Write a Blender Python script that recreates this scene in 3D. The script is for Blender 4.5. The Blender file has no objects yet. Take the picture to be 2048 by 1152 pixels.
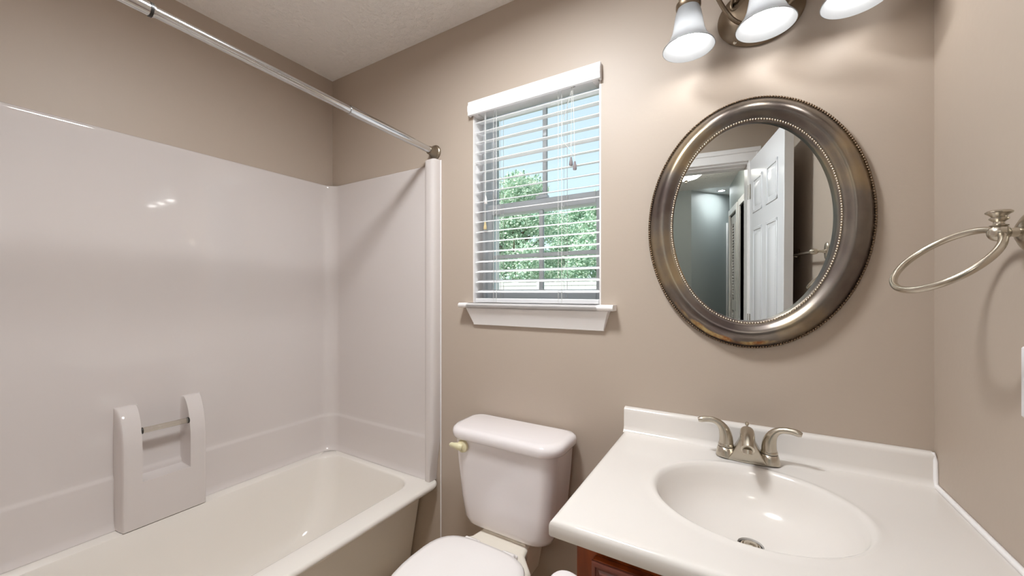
import bpy, bmesh, math, random
from mathutils import Vector, Matrix
PI = math.pi
scene = bpy.context.scene
col = scene.collection
rnd = random.Random(7)

# ------------------------------------------------------------------ camera, sky, sun, exposure
cam_d = bpy.data.cameras.new('camera'); cam = bpy.data.objects.new('camera', cam_d); col.objects.link(cam)
cam.location = (0, 0, 1.275)
cam.rotation_euler = (PI/2, 0, math.radians(30.6))
cam_d.sensor_fit = 'HORIZONTAL'; cam_d.sensor_width = 36.0
cam_d.lens = 36.0*770.0/2048.0
cam_d.shift_y = 9.0/2048.0
cam_d.clip_start = 0.01; cam_d.clip_end = 300
scene.camera = cam

world = bpy.data.worlds.new('sky'); scene.world = world
world.use_nodes = True
wn = world.node_tree; wn.nodes.clear()
sky = wn.nodes.new('ShaderNodeTexSky'); sky.sky_type = 'NISHITA'; sky.sun_disc = False
sky.sun_elevation = math.radians(48); sky.sun_rotation = math.radians(150); sky.air_density = 1.0; sky.dust_density = 2.0
bg = wn.nodes.new('ShaderNodeBackground'); bg.inputs['Strength'].default_value = 0.27
wo = wn.nodes.new('ShaderNodeOutputWorld')
hz = wn.nodes.new('ShaderNodeMix'); hz.data_type = 'RGBA'; hz.inputs[0].default_value = .72; hz.inputs[7].default_value = (3.2, 3.75, 3.9, 1)   # summer haze
wn.links.new(sky.outputs[0], hz.inputs[6]); wn.links.new(hz.outputs[2], bg.inputs[0]); wn.links.new(bg.outputs[0], wo.inputs[0])

sun_d = bpy.data.lights.new('sun', 'SUN'); sun_d.energy = 4.2; sun_d.angle = math.radians(0.6); sun_d.color = (1, .96, .9)
sun = bpy.data.objects.new('sun', sun_d); col.objects.link(sun)
sun.rotation_euler = (math.radians(42), 0, math.radians(-25))      # shines toward +Y: on the trees' face turned to the window
sun.location = (0, -6, 8)

scene.view_settings.view_transform = 'Standard'; scene.view_settings.look = 'None'
scene.view_settings.gamma = 1.0; scene.view_settings.use_curve_mapping = False
scene.view_settings.exposure = 0.12
scene.cycles.use_denoising = True
scene.cycles.max_bounces = 14; scene.cycles.diffuse_bounces = 8; scene.cycles.glossy_bounces = 6
scene.cycles.transmission_bounces = 8; scene.cycles.transparent_max_bounces = 12
scene.cycles.sample_clamp_indirect = 6.0
scene.cycles.caustics_reflective = False; scene.cycles.caustics_refractive = False

BULB_W = 0.85           # watts of each vanity bulb
HALL_L = 26.0
FILL_L = 118.0            # radiance of the added fill disc on the bathroom ceiling

# ------------------------------------------------------------------ room measures (metres)
XL, XR, YB, YF, ZC = -1.939, 0.407, 1.328, -0.196, 2.442
WX0, WX1, WZ0, WZ1 = -0.979, -0.421, 1.212, 2.085            # window opening

# ------------------------------------------------------------------ helpers
def srgb(r, g, b):
    def f(c):
        c /= 255.0
        return c/12.92 if c <= .04045 else ((c+.055)/1.055)**2.4
    return (f(r), f(g), f(b), 1.0)

def mat(name, color, rough=.5, metal=0.0, bump=None, vary=None, coat=0.0, spec=.5, trans=0.0, ior=1.45, sss=0.0):
    m = bpy.data.materials.new(name); m.use_nodes = True
    nt = m.node_tree; b = nt.nodes['Principled BSDF']
    b.inputs['Base Color'].default_value = color; b.inputs['Roughness'].default_value = rough
    b.inputs['Metallic'].default_value = metal; b.inputs['Coat Weight'].default_value = coat
    b.inputs['Specular IOR Level'].default_value = spec; b.inputs['Transmission Weight'].default_value = trans
    b.inputs['IOR'].default_value = ior
    tc = nt.nodes.new('ShaderNodeTexCoord')
    if vary:                                     # (scale, amount): gentle wear / pigment variation in the material itself
        n = nt.nodes.new('ShaderNodeTexNoise'); n.inputs['Scale'].default_value = vary[0]; n.inputs['Detail'].default_value = 4
        mx = nt.nodes.new('ShaderNodeMix'); mx.data_type = 'RGBA'
        c2 = tuple(min(1, c*vary[1]) for c in color[:3]) + (1,)
        mx.inputs[6].default_value = color; mx.inputs[7].default_value = c2
        nt.links.new(tc.outputs['Object'], n.inputs['Vector']); nt.links.new(n.outputs['Fac'], mx.inputs[0])
        nt.links.new(mx.outputs[2], b.inputs['Base Color'])
    if bump:                                     # (scale, strength, distance)
        n = nt.nodes.new('ShaderNodeTexNoise'); n.inputs['Scale'].default_value = bump[0]; n.inputs['Detail'].default_value = 5
        bp = nt.nodes.new('ShaderNodeBump'); bp.inputs['Strength'].default_value = bump[1]; bp.inputs['Distance'].default_value = bump[2]
        nt.links.new(tc.outputs['Object'], n.inputs['Vector']); nt.links.new(n.outputs['Fac'], bp.inputs['Height'])
        nt.links.new(bp.outputs[0], b.inputs['Normal'])
    return m

M = {}
M['paint'] = mat('beige_wall_paint', srgb(183, 169, 155), .48, bump=(60, .10, .004), vary=(1.3, .97))
M['hall_paint'] = mat('grey_green_wall_paint', srgb(170, 177, 176), .5, bump=(60, .1, .004))
M['ceiling'] = mat('white_ceiling', srgb(242, 238, 234), .9)
M['floor'] = mat('vinyl_floor', srgb(210, 195, 174), .35, vary=(8, .8))
M['trim'] = mat('white_trim_paint', srgb(236, 233, 232), .3)
M['door_paint'] = mat('white_door_paint', srgb(232, 233, 236), .22)
M['vinyl'] = mat('white_vinyl', srgb(226, 232, 236), .35)
M['blind'] = mat('white_blind', srgb(238, 238, 240), .35)
M['cord'] = mat('cord', srgb(225, 225, 222), .7)
M['tassel_grey'] = mat('grey_tassel', srgb(132, 124, 126), .5)
M['tassel_tan'] = mat('tan_tassel', srgb(205, 186, 140), .5)
M['tassel_white'] = mat('white_tassel', srgb(225, 222, 220), .5)
M['fibreglass'] = mat('white_fibreglass', srgb(211, 204, 201), .07, bump=(9, .016, .02), coat=.3)
M['tub'] = mat('white_tub', srgb(233, 228, 221), .12, coat=.3)
M['porcelain'] = mat('white_porcelain', srgb(232, 226, 226), .09, coat=.4)
M['bowl'] = mat('ivory_porcelain', srgb(232, 226, 214), .1, coat=.3)
M['seat'] = mat('white_seat', srgb(242, 238, 236), .2)
M['lever'] = mat('almond_lever', srgb(222, 214, 178), .3)
M['marble'] = mat('cultured_marble', srgb(224, 219, 214), .16, vary=(5, .985), coat=.1)
M['caulk'] = mat('white_caulk', srgb(240, 238, 238), .5)
M['nickel'] = mat('brushed_nickel', srgb(196, 188, 174), .27, 1.0)
M['nickel_dark'] = mat('aged_nickel', srgb(150, 138, 122), .32, 1.0)
M['chrome'] = mat('chrome_rod', srgb(205, 205, 205), .16, 1.0)
M['bronze'] = mat('brushed_bronze', srgb(128, 112, 94), .38, .9)
M['dark'] = mat('dark_gap', srgb(30, 24, 20), .8)
M['black'] = mat('black_cap', srgb(40, 36, 32), .4)
M['plate'] = mat('white_plate', srgb(240, 240, 244), .3)
M['paper'] = mat('toilet_paper', srgb(244, 238, 238), .9, bump=(120, .2, .002))
M['card'] = mat('cardboard', srgb(170, 140, 105), .9)
M['acrylic'] = mat('clear_acrylic', srgb(235, 228, 215), .08, trans=.85, ior=1.49)
M['fence'] = mat('white_fence', srgb(225, 225, 225), .5)
M['grass'] = mat('lawn', srgb(182, 180, 158), .9, vary=(3, .7))
M['bark'] = mat('bark', srgb(110, 92, 76), .9, vary=(12, .6))
M['leaf_pale'] = mat('pale_leaf', srgb(216, 230, 210), .5)
M['leaf_mid'] = mat('mid_green_leaf', srgb(188, 213, 190), .5)
M['leaf_deep'] = mat('deep_green_leaf', srgb(152, 188, 162), .5)
M['mirror'] = mat('mirror_glass', (.80, .83, .825, 1), .0, 1.0)
M['switch'] = mat('switch_white', srgb(232, 232, 236), .25)

def ceiling_texture(m):
    nt = m.node_tree; b = nt.nodes['Principled BSDF']; tc = [n for n in nt.nodes if n.type == 'TEX_COORD'][0]
    v = nt.nodes.new('ShaderNodeTexNoise'); v.inputs['Scale'].default_value = 38; v.inputs['Detail'].default_value = 6; v.inputs['Roughness'].default_value = .6
    r = nt.nodes.new('ShaderNodeValToRGB'); r.color_ramp.elements[0].position = .42; r.color_ramp.elements[1].position = .62
    bp = nt.nodes.new('ShaderNodeBump'); bp.inputs['Strength'].default_value = .5; bp.inputs['Distance'].default_value = .007
    nt.links.new(tc.outputs['Object'], v.inputs['Vector']); nt.links.new(v.outputs['Fac'], r.inputs[0])
    nt.links.new(r.outputs[0], bp.inputs['Height']); nt.links.new(bp.outputs[0], b.inputs['Normal'])
ceiling_texture(M['ceiling'])

def wood():
    m = bpy.data.materials.new('cherry_wood'); m.use_nodes = True
    nt = m.node_tree; b = nt.nodes['Principled BSDF']; b.inputs['Roughness'].default_value = .28; b.inputs['Coat Weight'].default_value = .3
    tc = nt.nodes.new('ShaderNodeTexCoord'); mp = nt.nodes.new('ShaderNodeMapping'); mp.inputs['Scale'].default_value = (9, 9, 1.1)
    n = nt.nodes.new('ShaderNodeTexNoise'); n.inputs['Scale'].default_value = 3.2; n.inputs['Detail'].default_value = 7; n.inputs['Distortion'].default_value = .8
    r = nt.nodes.new('ShaderNodeValToRGB')
    r.color_ramp.elements[0].color = srgb(104, 42, 16); r.color_ramp.elements[0].position = .3
    r.color_ramp.elements[1].color = srgb(160, 76, 30); r.color_ramp.elements[1].position = .72
    nt.links.new(tc.outputs['Object'], mp.inputs[0]); nt.links.new(mp.outputs[0], n.inputs['Vector'])
    nt.links.new(n.outputs['Fac'], r.inputs[0]); nt.links.new(r.outputs[0], b.inputs['Base Color'])
    return m
M['wood'] = wood()
M['wood_dark'] = mat('dark_cherry_moulding', srgb(112, 62, 50), .3, coat=.3, vary=(14, .7))
M['wood_line'] = mat('pale_moulding_edge', srgb(206, 150, 92), .35)  # paler line along the inner edge of the door moulding

def frame_metal():
    # brushed silver leaf over bronze, purple-grey patina in drifts, flaked gold and rust patches (they belong to the leaf, fixed to the frame)
    m = bpy.data.materials.new('aged_silver_leaf'); m.use_nodes = True
    nt = m.node_tree; b = nt.nodes['Principled BSDF']; L = nt.links.new
    tc = nt.nodes.new('ShaderNodeTexCoord')
    n1 = nt.nodes.new('ShaderNodeTexNoise'); n1.inputs['Scale'].default_value = 5.5; n1.inputs['Detail'].default_value = 5
    r1 = nt.nodes.new('ShaderNodeValToRGB')
    e = r1.color_ramp.elements
    e[0].position = .32; e[0].color = srgb(102, 91, 88)
    e[1].position = .66; e[1].color = srgb(164, 147, 120)
    k = r1.color_ramp.elements.new(.5); k.color = srgb(130, 122, 114)
    L(tc.outputs['Object'], n1.inputs['Vector']); L(n1.outputs['Fac'], r1.inputs[0])
    n2 = nt.nodes.new('ShaderNodeTexNoise'); n2.inputs['Scale'].default_value = 42; n2.inputs['Detail'].default_value = 8; n2.inputs['Roughness'].default_value = .7
    L(tc.outputs['Object'], n2.inputs['Vector'])
    r2 = nt.nodes.new('ShaderNodeValToRGB'); r2.color_ramp.elements[0].position = .40; r2.color_ramp.elements[1].position = .60
    r2.color_ramp.elements[0].color = srgb(152, 92, 40); r2.color_ramp.elements[1].color = srgb(206, 186, 130)
    L(n2.outputs['Fac'], r2.inputs[0])
    at = nt.nodes.new('ShaderNodeAttribute'); at.attribute_name = 'wear'
    n3 = nt.nodes.new('ShaderNodeTexNoise'); n3.inputs['Scale'].default_value = 22; n3.inputs['Detail'].default_value = 6
    L(tc.outputs['Object'], n3.inputs['Vector'])
    ad = nt.nodes.new('ShaderNodeMath'); ad.operation = 'ADD'; L(at.outputs['Fac'], ad.inputs[0]); L(n3.outputs['Fac'], ad.inputs[1])
    r3 = nt.nodes.new('ShaderNodeMapRange'); r3.inputs[1].default_value = .92; r3.inputs[2].default_value = 1.12; L(ad.outputs[0], r3.inputs[0])
    mx = nt.nodes.new('ShaderNodeMix'); mx.data_type = 'RGBA'
    L(r3.outputs[0], mx.inputs[0]); L(r1.outputs[0], mx.inputs[6]); L(r2.outputs[0], mx.inputs[7]); L(mx.outputs[2], b.inputs['Base Color'])
    mt = nt.nodes.new('ShaderNodeMapRange'); mt.inputs[3].default_value = .92; mt.inputs[4].default_value = .35; L(r3.outputs[0], mt.inputs[0]); L(mt.outputs[0], b.inputs['Metallic'])
    b.inputs['Roughness'].default_value = .30
    return m
M['frame'] = frame_metal()
M['bead'] = mat('bead_silver', srgb(206, 194, 176), .22, 1.0)
M['bead_dark'] = mat('bead_bronze', srgb(128, 110, 92), .3, 1.0)

def thin_glass():
    m = bpy.data.materials.new('window_glass'); m.use_nodes = True; nt = m.node_tree; nt.nodes.clear()
    t = nt.nodes.new('ShaderNodeBsdfTransparent'); t.inputs[0].default_value = (.95, .98, .97, 1)
    g = nt.nodes.new('ShaderNodeBsdfGlossy'); g.inputs['Roughness'].default_value = .02
    f = nt.nodes.new('ShaderNodeFresnel'); f.inputs[0].default_value = 1.35
    x = nt.nodes.new('ShaderNodeMixShader'); o = nt.nodes.new('ShaderNodeOutputMaterial')
    nt.links.new(f.outputs[0], x.inputs[0]); nt.links.new(t.outputs[0], x.inputs[1]); nt.links.new(g.outputs[0], x.inputs[2]); nt.links.new(x.outputs[0], o.inputs[0])
    return m
M['glass'] = thin_glass()

def shade_glass(name, c):
    m = bpy.data.materials.new(name); m.use_nodes = True; nt = m.node_tree; nt.nodes.clear()
    tc = nt.nodes.new('ShaderNodeTexCoord')
    n = nt.nodes.new('ShaderNodeTexNoise'); n.inputs['Scale'].default_value = 14; n.inputs['Detail'].default_value = 4; n.inputs['Distortion'].default_value = 1.5
    mx = nt.nodes.new('ShaderNodeMix'); mx.data_type = 'RGBA'; mx.inputs[6].default_value = c; mx.inputs[7].default_value = (c[0]*.9, c[1]*.91, c[2]*.93, 1)
    nt.links.new(tc.outputs['Object'], n.inputs['Vector']); nt.links.new(n.outputs['Fac'], mx.inputs[0])
    d = nt.nodes.new('ShaderNodeBsdfDiffuse'); t = nt.nodes.new('ShaderNodeBsdfTranslucent'); g = nt.nodes.new('ShaderNodeBsdfGlossy'); g.inputs['Roughness'].default_value = .15
    nt.links.new(mx.outputs[2], d.inputs[0]); nt.links.new(mx.outputs[2], t.inputs[0])
    a = nt.nodes.new('ShaderNodeMixShader'); a.inputs[0].default_value = .72; nt.links.new(d.outputs[0], a.inputs[1]); nt.links.new(t.outputs[0], a.inputs[2])
    f = nt.nodes.new('ShaderNodeFresnel'); x = nt.nodes.new('ShaderNodeMixShader'); o = nt.nodes.new('ShaderNodeOutputMaterial')
    nt.links.new(f.outputs[0], x.inputs[0]); nt.links.new(a.outputs[0], x.inputs[1]); nt.links.new(g.outputs[0], x.inputs[2]); nt.links.new(x.outputs[0], o.inputs[0])
    return m
M['shade'] = shade_glass('alabaster_glass', (.66, .67, .68, 1))

def emit(name, c, s):
    m = bpy.data.materials.new(name); m.use_nodes = True; nt = m.node_tree; nt.nodes.clear()
    e = nt.nodes.new('ShaderNodeEmission'); e.inputs[0].default_value = c; e.inputs[1].default_value = s
    o = nt.nodes.new('ShaderNodeOutputMaterial'); nt.links.new(e.outputs[0], o.inputs[0]); return m

def obj(name, bm, m, parent=None, smooth=True, angle=40, bevel=0, seg=2, subsurf=0):
    bmesh.ops.recalc_face_normals(bm, faces=bm.faces[:])
    me = bpy.data.meshes.new(name); bm.to_mesh(me); bm.free()
    me.materials.append(m)
    if smooth:
        me.polygons.foreach_set('use_smooth', [True]*len(me.polygons))
        if not subsurf: me.set_sharp_from_angle(angle=math.radians(angle))
    o = bpy.data.objects.new(name, me); col.objects.link(o)
    if bevel:
        b = o.modifiers.new('bevel', 'BEVEL'); b.width = bevel; b.segments = seg; b.limit_method = 'ANGLE'; b.angle_limit = math.radians(40); b.harden_normals = False
    if subsurf:
        s = o.modifiers.new('subsurf', 'SUBSURF'); s.levels = subsurf; s.render_levels = subsurf
    if parent:
        o.parent = parent
        w = Matrix.Translation(parent['base']) if 'base' in parent else Matrix.Identity(4)
        o.matrix_parent_inverse = w.inverted()
    return o

def thing(name, label, cat, loc, group=None):
    o = bpy.data.objects.new(name, None); col.objects.link(o); o.empty_display_size = .05
    o.location = loc; o['base'] = list(loc); o['label'] = label; o['category'] = cat
    if group: o['group'] = group
    return o

def tag(o, label, cat, group=None, kind=None):
    o['label'] = label; o['category'] = cat
    if group: o['group'] = group
    if kind: o['kind'] = kind
    return o

def struct(o, label=None):
    o['kind'] = 'structure'
    if label: o['label'] = label
    return o

def NB(): return bmesh.new()

def box(bm, x0, x1, y0, y1, z0, z1):
    v = [bm.verts.new((x, y, z)) for z in (z0, z1) for x, y in ((x0, y0), (x1, y0), (x1, y1), (x0, y1))]
    for f in ((0, 3, 2, 1), (4, 5, 6, 7), (0, 1, 5, 4), (1, 2, 6, 5), (2, 3, 7, 6), (3, 0, 4, 7)):
        bm.faces.new([v[i] for i in f])
    return v

def B(*a):
    bm = NB(); box(bm, *a); return bm

def prism(bm, pts, axis, a, b):
    """extrude a polygon of 2-D points between a and b along an axis ('x','y','z')"""
    def P(p, t):
        return {'x': (t, p[0], p[1]), 'y': (p[0], t, p[1]), 'z': (p[0], p[1], t)}[axis]
    v0 = [bm.verts.new(P(p, a)) for p in pts]; v1 = [bm.verts.new(P(p, b)) for p in pts]
    n = len(pts)
    bm.faces.new(v0[::-1]); bm.faces.new(v1)
    for i in range(n): bm.faces.new((v0[i], v0[(i+1) % n], v1[(i+1) % n], v1[i]))

def loft(bm, rings, closed=True, cap0=False, cap1=False):
    R = [[bm.verts.new(p) for p in r] for r in rings]
    n = len(R[0])
    for a, b in zip(R, R[1:]):
        for i in range(n if closed else n-1):
            j = (i+1) % n
            bm.faces.new((a[i], a[j], b[j], b[i]))
    if cap0: bm.faces.new(R[0][::-1])
    if cap1: bm.faces.new(R[-1])
    return R

def basis(d):
    d = Vector(d).normalized()
    u = d.orthogonal().normalized(); return u, d.cross(u).normalized(), d

def lathe(bm, prof, origin=(0, 0, 0), axis=(0, 0, 1), n=32, sx=1.0):
    u, v, d = basis(axis); o = Vector(origin)
    rings = [[o + d*h + (u*math.cos(2*PI*i/n) + v*math.sin(2*PI*i/n))*max(r, 1e-5) for i in range(n)] for r, h in prof]
    loft(bm, rings, cap0=prof[0][0] > 1e-4, cap1=prof[-1][0] > 1e-4)

def tube(bm, pts, rad, n=12, closed=False, caps=True, flat=1.0):
    pts = [Vector(p) for p in pts]; N = len(pts)
    rad = rad if isinstance(rad, (list, tuple)) else [rad]*N
    rings = []; u = None
    for i, p in enumerate(pts):
        if closed: t = (pts[(i+1) % N]-pts[i-1]).normalized()
        else: t = (pts[min(i+1, N-1)]-pts[max(i-1, 0)]).normalized()
        if u is None: u = t.orthogonal().normalized()
        else: u = (u - t*u.dot(t)).normalized()
        v = t.cross(u)
        rings.append([p + (u*math.cos(2*PI*k/n)*flat + v*math.sin(2*PI*k/n))*rad[i] for k in range(n)])
    if closed:
        rings.append(rings[0])
        loft(bm, rings); bmesh.ops.remove_doubles(bm, verts=bm.verts[:], dist=1e-6)
    else: loft(bm, rings, cap0=caps, cap1=caps)

def ball(bm, c, r, n=16, m=10, s=(1, 1, 1)):
    c = Vector(c)
    bmesh.ops.create_uvsphere(bm, u_segments=n, v_segments=m, radius=r, matrix=Matrix.Translation(c) @ Matrix.Diagonal((s[0], s[1], s[2], 1)))

def bez(p0, p1, p2, p3, n=12):
    p0, p1, p2, p3 = map(Vector, (p0, p1, p2, p3))
    return [p0*(1-t)**3 + p1*3*t*(1-t)**2 + p2*3*t*t*(1-t) + p3*t**3 for t in [i/n for i in range(n+1)]]

def rrect(x0, x1, y0, y1, r, z, n=6):
    """rounded rectangle loop, counter-clockwise, 4*(n+1) points; r a number or four (x1y0, x1y1, x0y1, x0y0)"""
    r = r if isinstance(r, (list, tuple)) else (r,)*4
    out = []
    for (cx, cy, a0, q) in ((x1-r[0], y0+r[0], -90, r[0]), (x1-r[1], y1-r[1], 0, r[1]), (x0+r[2], y1-r[2], 90, r[2]), (x0+r[3], y0+r[3], 180, r[3])):
        for k in range(n+1):
            a = math.radians(a0+90*k/n); out.append((cx+q*math.cos(a), cy+q*math.sin(a), z))
    return out

# ------------------------------------------------------------------ room shell
T = .12
o = struct(obj('floor', B(XL-T, XR+T, YF-.0, YB+T, -.05, 0), M['floor'], smooth=False), 'tan vinyl bathroom floor')
bm = NB(); box(bm, XL-T, .9, YF, YB+.25, ZC, ZC+.06); struct(obj('ceiling', bm, M['ceiling'], smooth=False), 'white knockdown textured bathroom ceiling')
struct(obj('wall_left', B(XL-T, XL, YF-T, YB+T, 0, ZC), M['paint'], smooth=False), 'beige wall above the tub surround')
bm = NB()
box(bm, XL, WX0, YB, YB+.2, 0, ZC); box(bm, WX1, XR+T, YB, YB+.2, 0, ZC)
box(bm, WX0, WX1, YB, YB+.2, 0, WZ0); box(bm, WX0, WX1, YB, YB+.2, WZ1, ZC)
struct(obj('wall_back', bm, M['paint'], smooth=False), 'beige wall with the window and the oval mirror')
struct(obj('wall_right', B(XR, XR+.10, YF-T, YB, 0, ZC), M['paint'], smooth=False), 'beige wall with the towel ring')
DX0, DX1, DZ = -.42, .262, 2.045                              # bathroom doorway
bm = NB(); box(bm, XL, DX0, YF-T, YF, 0, ZC); box(bm, DX1, XR, YF-T, YF, 0, ZC); box(bm, DX0, DX1, YF-T, YF, DZ, ZC)
struct(obj('wall_front', bm, M['paint'], smooth=False), 'beige wall around the bathroom doorway')
# hallway beyond the doorway (seen in the mirror)
HX0, HX1, HY = -.95, .475, -2.86
struct(obj('floor_hall', B(-2.2, 1.6, -4.6, YF, -.05, 0), M['floor'], smooth=False), 'hallway floor')
struct(obj('ceiling_hall', B(-2.2, .9, HY, YF, ZC, ZC+.06), M['ceiling'], smooth=False), 'hallway ceiling')
struct(obj('ceiling_far', B(-2.2, 1.6, -4.6, HY, ZC+.0, ZC+.06), M['trim'], smooth=False), 'white ceiling of the far room past the hallway')
struct(obj('wall_hall_left', B(HX0-.1, HX0, HY, YF-T, 0, ZC), M['hall_paint'], smooth=False), 'grey wall on the left of the hallway')
bm = NB()
box(bm, HX1, HX1+.1, -1.72, YF-T, 0, ZC); box(bm, HX1, HX1+.1, -2.02, -1.72, 2.06, ZC)
box(bm, HX1, HX1+.1, -2.22, -2.02, 0, ZC); box(bm, HX1, HX1+.1, -2.80, -2.22, 2.06, ZC); box(bm, HX1, HX1+.1, HY, -2.80, 0, ZC)
struct(obj('wall_hall_right', bm, M['hall_paint'], smooth=False), 'grey wall with louvred door in the hallway')
bm = NB(); prism(bm, [(-2.2, HY-.02), (.046, HY-.02), (.62, -3.55), (1.25, -4.25), (1.25, -4.6), (-2.2, -4.6)], 'z', 0, ZC)
struct(obj('wall_hall_end', bm, M['hall_paint'], smooth=False), 'grey green wall at the end of the hallway')
struct(obj('wall_hall_side', B(1.25, 1.35, -4.6, HY, 0, ZC), M['hall_paint'], smooth=False))
struct(obj('wall_hall_return', B(HX1+.1, 1.35, HY, HY+.1, 0, ZC), M['hall_paint'], smooth=False))
struct(obj('wall_hall_outer', B(-2.2, -2.1, -4.6, YF-T, 0, ZC), M['hall_paint'], smooth=False))
struct(obj('wall_hall_closet', B(.8, .9, HY, YF-T, 0, ZC), M['hall_paint'], smooth=False))

# baseboards
for nm, b in (('baseboard_back', (-1.15, -.29, YB-.012, YB, 0, .085)), ('baseboard_right', (XR-.012, XR, YF, .72, 0, .085)),
              ('baseboard_hall', (HX0, HX0+.012, HY, YF-T, 0, .09))):
    struct(obj(nm, B(*b), M['trim'], bevel=.004), 'white baseboard')

# doorway casing + jamb
bm = NB()
for side in (1, -1):
    y0, y1 = (YF, YF+.016) if side > 0 else (YF-T-.016, YF-T)
    for x0, x1, z0, z1 in ((DX0-.075, DX0+.006, 0, DZ+.075), (DX0-.0, DX1+.0, DZ-.006, DZ+.075), (DX1-.006, DX1+.06, 0, DZ+.075)):
        box(bm, x0, x1, y0, y1, z0, z1)
        ys = (y0, y1+.006) if side > 0 else (y0-.006, y1)
    box(bm, DX0-.075, DX1+.06, *(ys), DZ+.045, DZ+.075)
    box(bm, DX0-.075, DX0-.045, *(ys), 0, DZ+.045); box(bm, DX1+.035, DX1+.06, *(ys), 0, DZ+.045)
box(bm, DX0, DX0+.018, YF-T, YF, 0, DZ); box(bm, DX1-.010, DX1, YF-T, YF, 0, DZ); box(bm, DX0, DX1, YF-T, YF, DZ-.018, DZ)
box(bm, DX0+.018, DX1-.01, YF-T, YF-.045, DZ-.030, DZ-.018)
struct(obj('trim_1', bm, M['trim'], bevel=.003), 'white casing around the bathroom doorway')

# ------------------------------------------------------------------ panel doors
def panel_door(name, w, h, t, panels, m):
    """door leaf in local coords: x 0..w, y 0..-t (front face y=0 is the +normal side), z 0..h ; moulded panels on both faces"""
    bm = NB(); box(bm, 0, w, 0, t, 0.012, h)
    for (x0, x1, z0, z1) in panels:
        for face, s in ((0, -1), (t, 1)):
            # recessed look: raised ogee frame and a raised field
            for k, (ins, hgt) in enumerate(((0, .004),)):
                for bx in ((x0, x1, z0, z0+.016), (x0, x1, z1-.016, z1), (x0, x0+.016, z0, z1), (x1-.016, x1, z0, z1)):
                    ya, yb = sorted((face, face+s*hgt)); box(bm, bx[0], bx[1], ya, yb, bx[2], bx[3])
            ya = face; yb = face+s*.007
            rings = [[(x0+i, y, z0+i), (x1-i, y, z0+i), (x1-i, y, z1-i), (x0+i, y, z1-i)] for i, y in ((.034, ya), (.055, yb))]
            loft(bm, rings, cap0=True, cap1=True)
    return obj(name, bm, m, bevel=.0015, seg=1)

W, HD = .655, 2.03
xs = ((.095, .285), (.370, .560))
zs = ((1.70, 1.90), (1.02, 1.61), (.24, .86))
d1 = panel_door('door_1', W, HD, .038, [(a, b, c, d) for a, b in xs for c, d in zs], M['door_paint'])
struct(d1, 'white six panel bathroom door standing open'); d1['category'] = 'door'
ang = math.atan2(.462-YF, .295-.262)
d1.matrix_world = Matrix.Translation((.262, YF+.012, 0)) @ Matrix.Rotation(ang, 4, 'Z') @ Matrix.Scale(-1, 4, (0, 1, 0))
# knob and hinges of the door
bm = NB(); lathe(bm, [(.0, 0), (.026, .001), (.026, .006), (.010, .010), (.009, .03), (.022, .038), (.027, .05), (.024, .062), (.0, .066)], (W-.065, 0, .95), (0, -1, 0), 24)
k = obj('door_knob', bm, M['nickel']); k.parent = d1
for z in (.2, 1.0, 1.8):
    bm = NB(); box(bm, -.004, .03, -.002, .004, z, z+.09); tube(bm, [(-.004, -.004, z), (-.004, -.004, z+.09)], .005, 8)
    k = obj('hinge', bm, M['nickel']); k.parent = d1

# louvred bifold in the hall
LY0, LY1 = -2.78, -2.24
ld = struct(obj('door_2', B(HX1+.012, HX1+.04, LY0+.02, LY0+.03, 0.02, 2.04), M['trim']), 'white louvred bifold closet door in the hallway')
for a, b in ((LY0, (LY0+LY1)/2-.002), ((LY0+LY1)/2+.002, LY1)):
    bm = NB(); x0, x1 = HX1+.008, HX1+.036
    box(bm, x0, x1, a, a+.04, .02, 2.04); box(bm, x0, x1, b-.04, b, .02, 2.04)
    for z0, z1 in ((.02, .14), (.93, 1.05), (1.95, 2.04)): box(bm, x0, x1, a+.04, b-.04, z0, z1)
    z = .16
    while z < 1.93:
        if not .90 < z < 1.06:
            prism(bm, [(x0+.002, z), (x0+.006, z), (x1-.002, z+.028), (x1-.006, z+.028)], 'y', a+.04, b-.04)
        z += .034
    obj('louvre_panel', bm, M['trim'], ld, smooth=False)
obj('closet_shade_sheet', B(HX1+.06, HX1+.07, LY0, LY1, 0, 2.06), M['dark'], ld, smooth=False)  # dark sheet behind the louvres stands in for the shade inside the closet
bm = NB()
for y0, y1, z0, z1 in ((LY0-.06, LY0, 0, 2.13), (LY1, LY1+.06, 0, 2.13), (LY0, LY1, 2.06, 2.13)):
    box(bm, HX1-.016, HX1+.005, y0, y1, z0, z1)
for y0, y1, z0, z1 in ((-2.09, -2.02, 0, 2.13), (-1.72, -1.65, 0, 2.13), (-2.02, -1.72, 2.06, 2.13)):
    box(bm, HX1-.016, HX1+.10, y0, y1, z0, z1)
struct(obj('trim_2', bm, M['trim'], bevel=.003), 'white casings of the hallway closet and doorway')
# far doorway casing on the slanted end wall
bm = NB(); box(bm, 0, .08, -.02, .0, 0, 2.06); box(bm, .08, .9, -.02, 0, 1.98, 2.06)
f = struct(obj('trim_3', bm, M['trim'], bevel=.003), 'white door casing at the far end of the hallway')
f.matrix_world = Matrix.Translation((.50, -3.405, 0)) @ Matrix.Rotation(math.atan2(-.69, .574), 4, 'Z') @ Matrix.Scale(-1, 4, (0, 1, 0))

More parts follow.
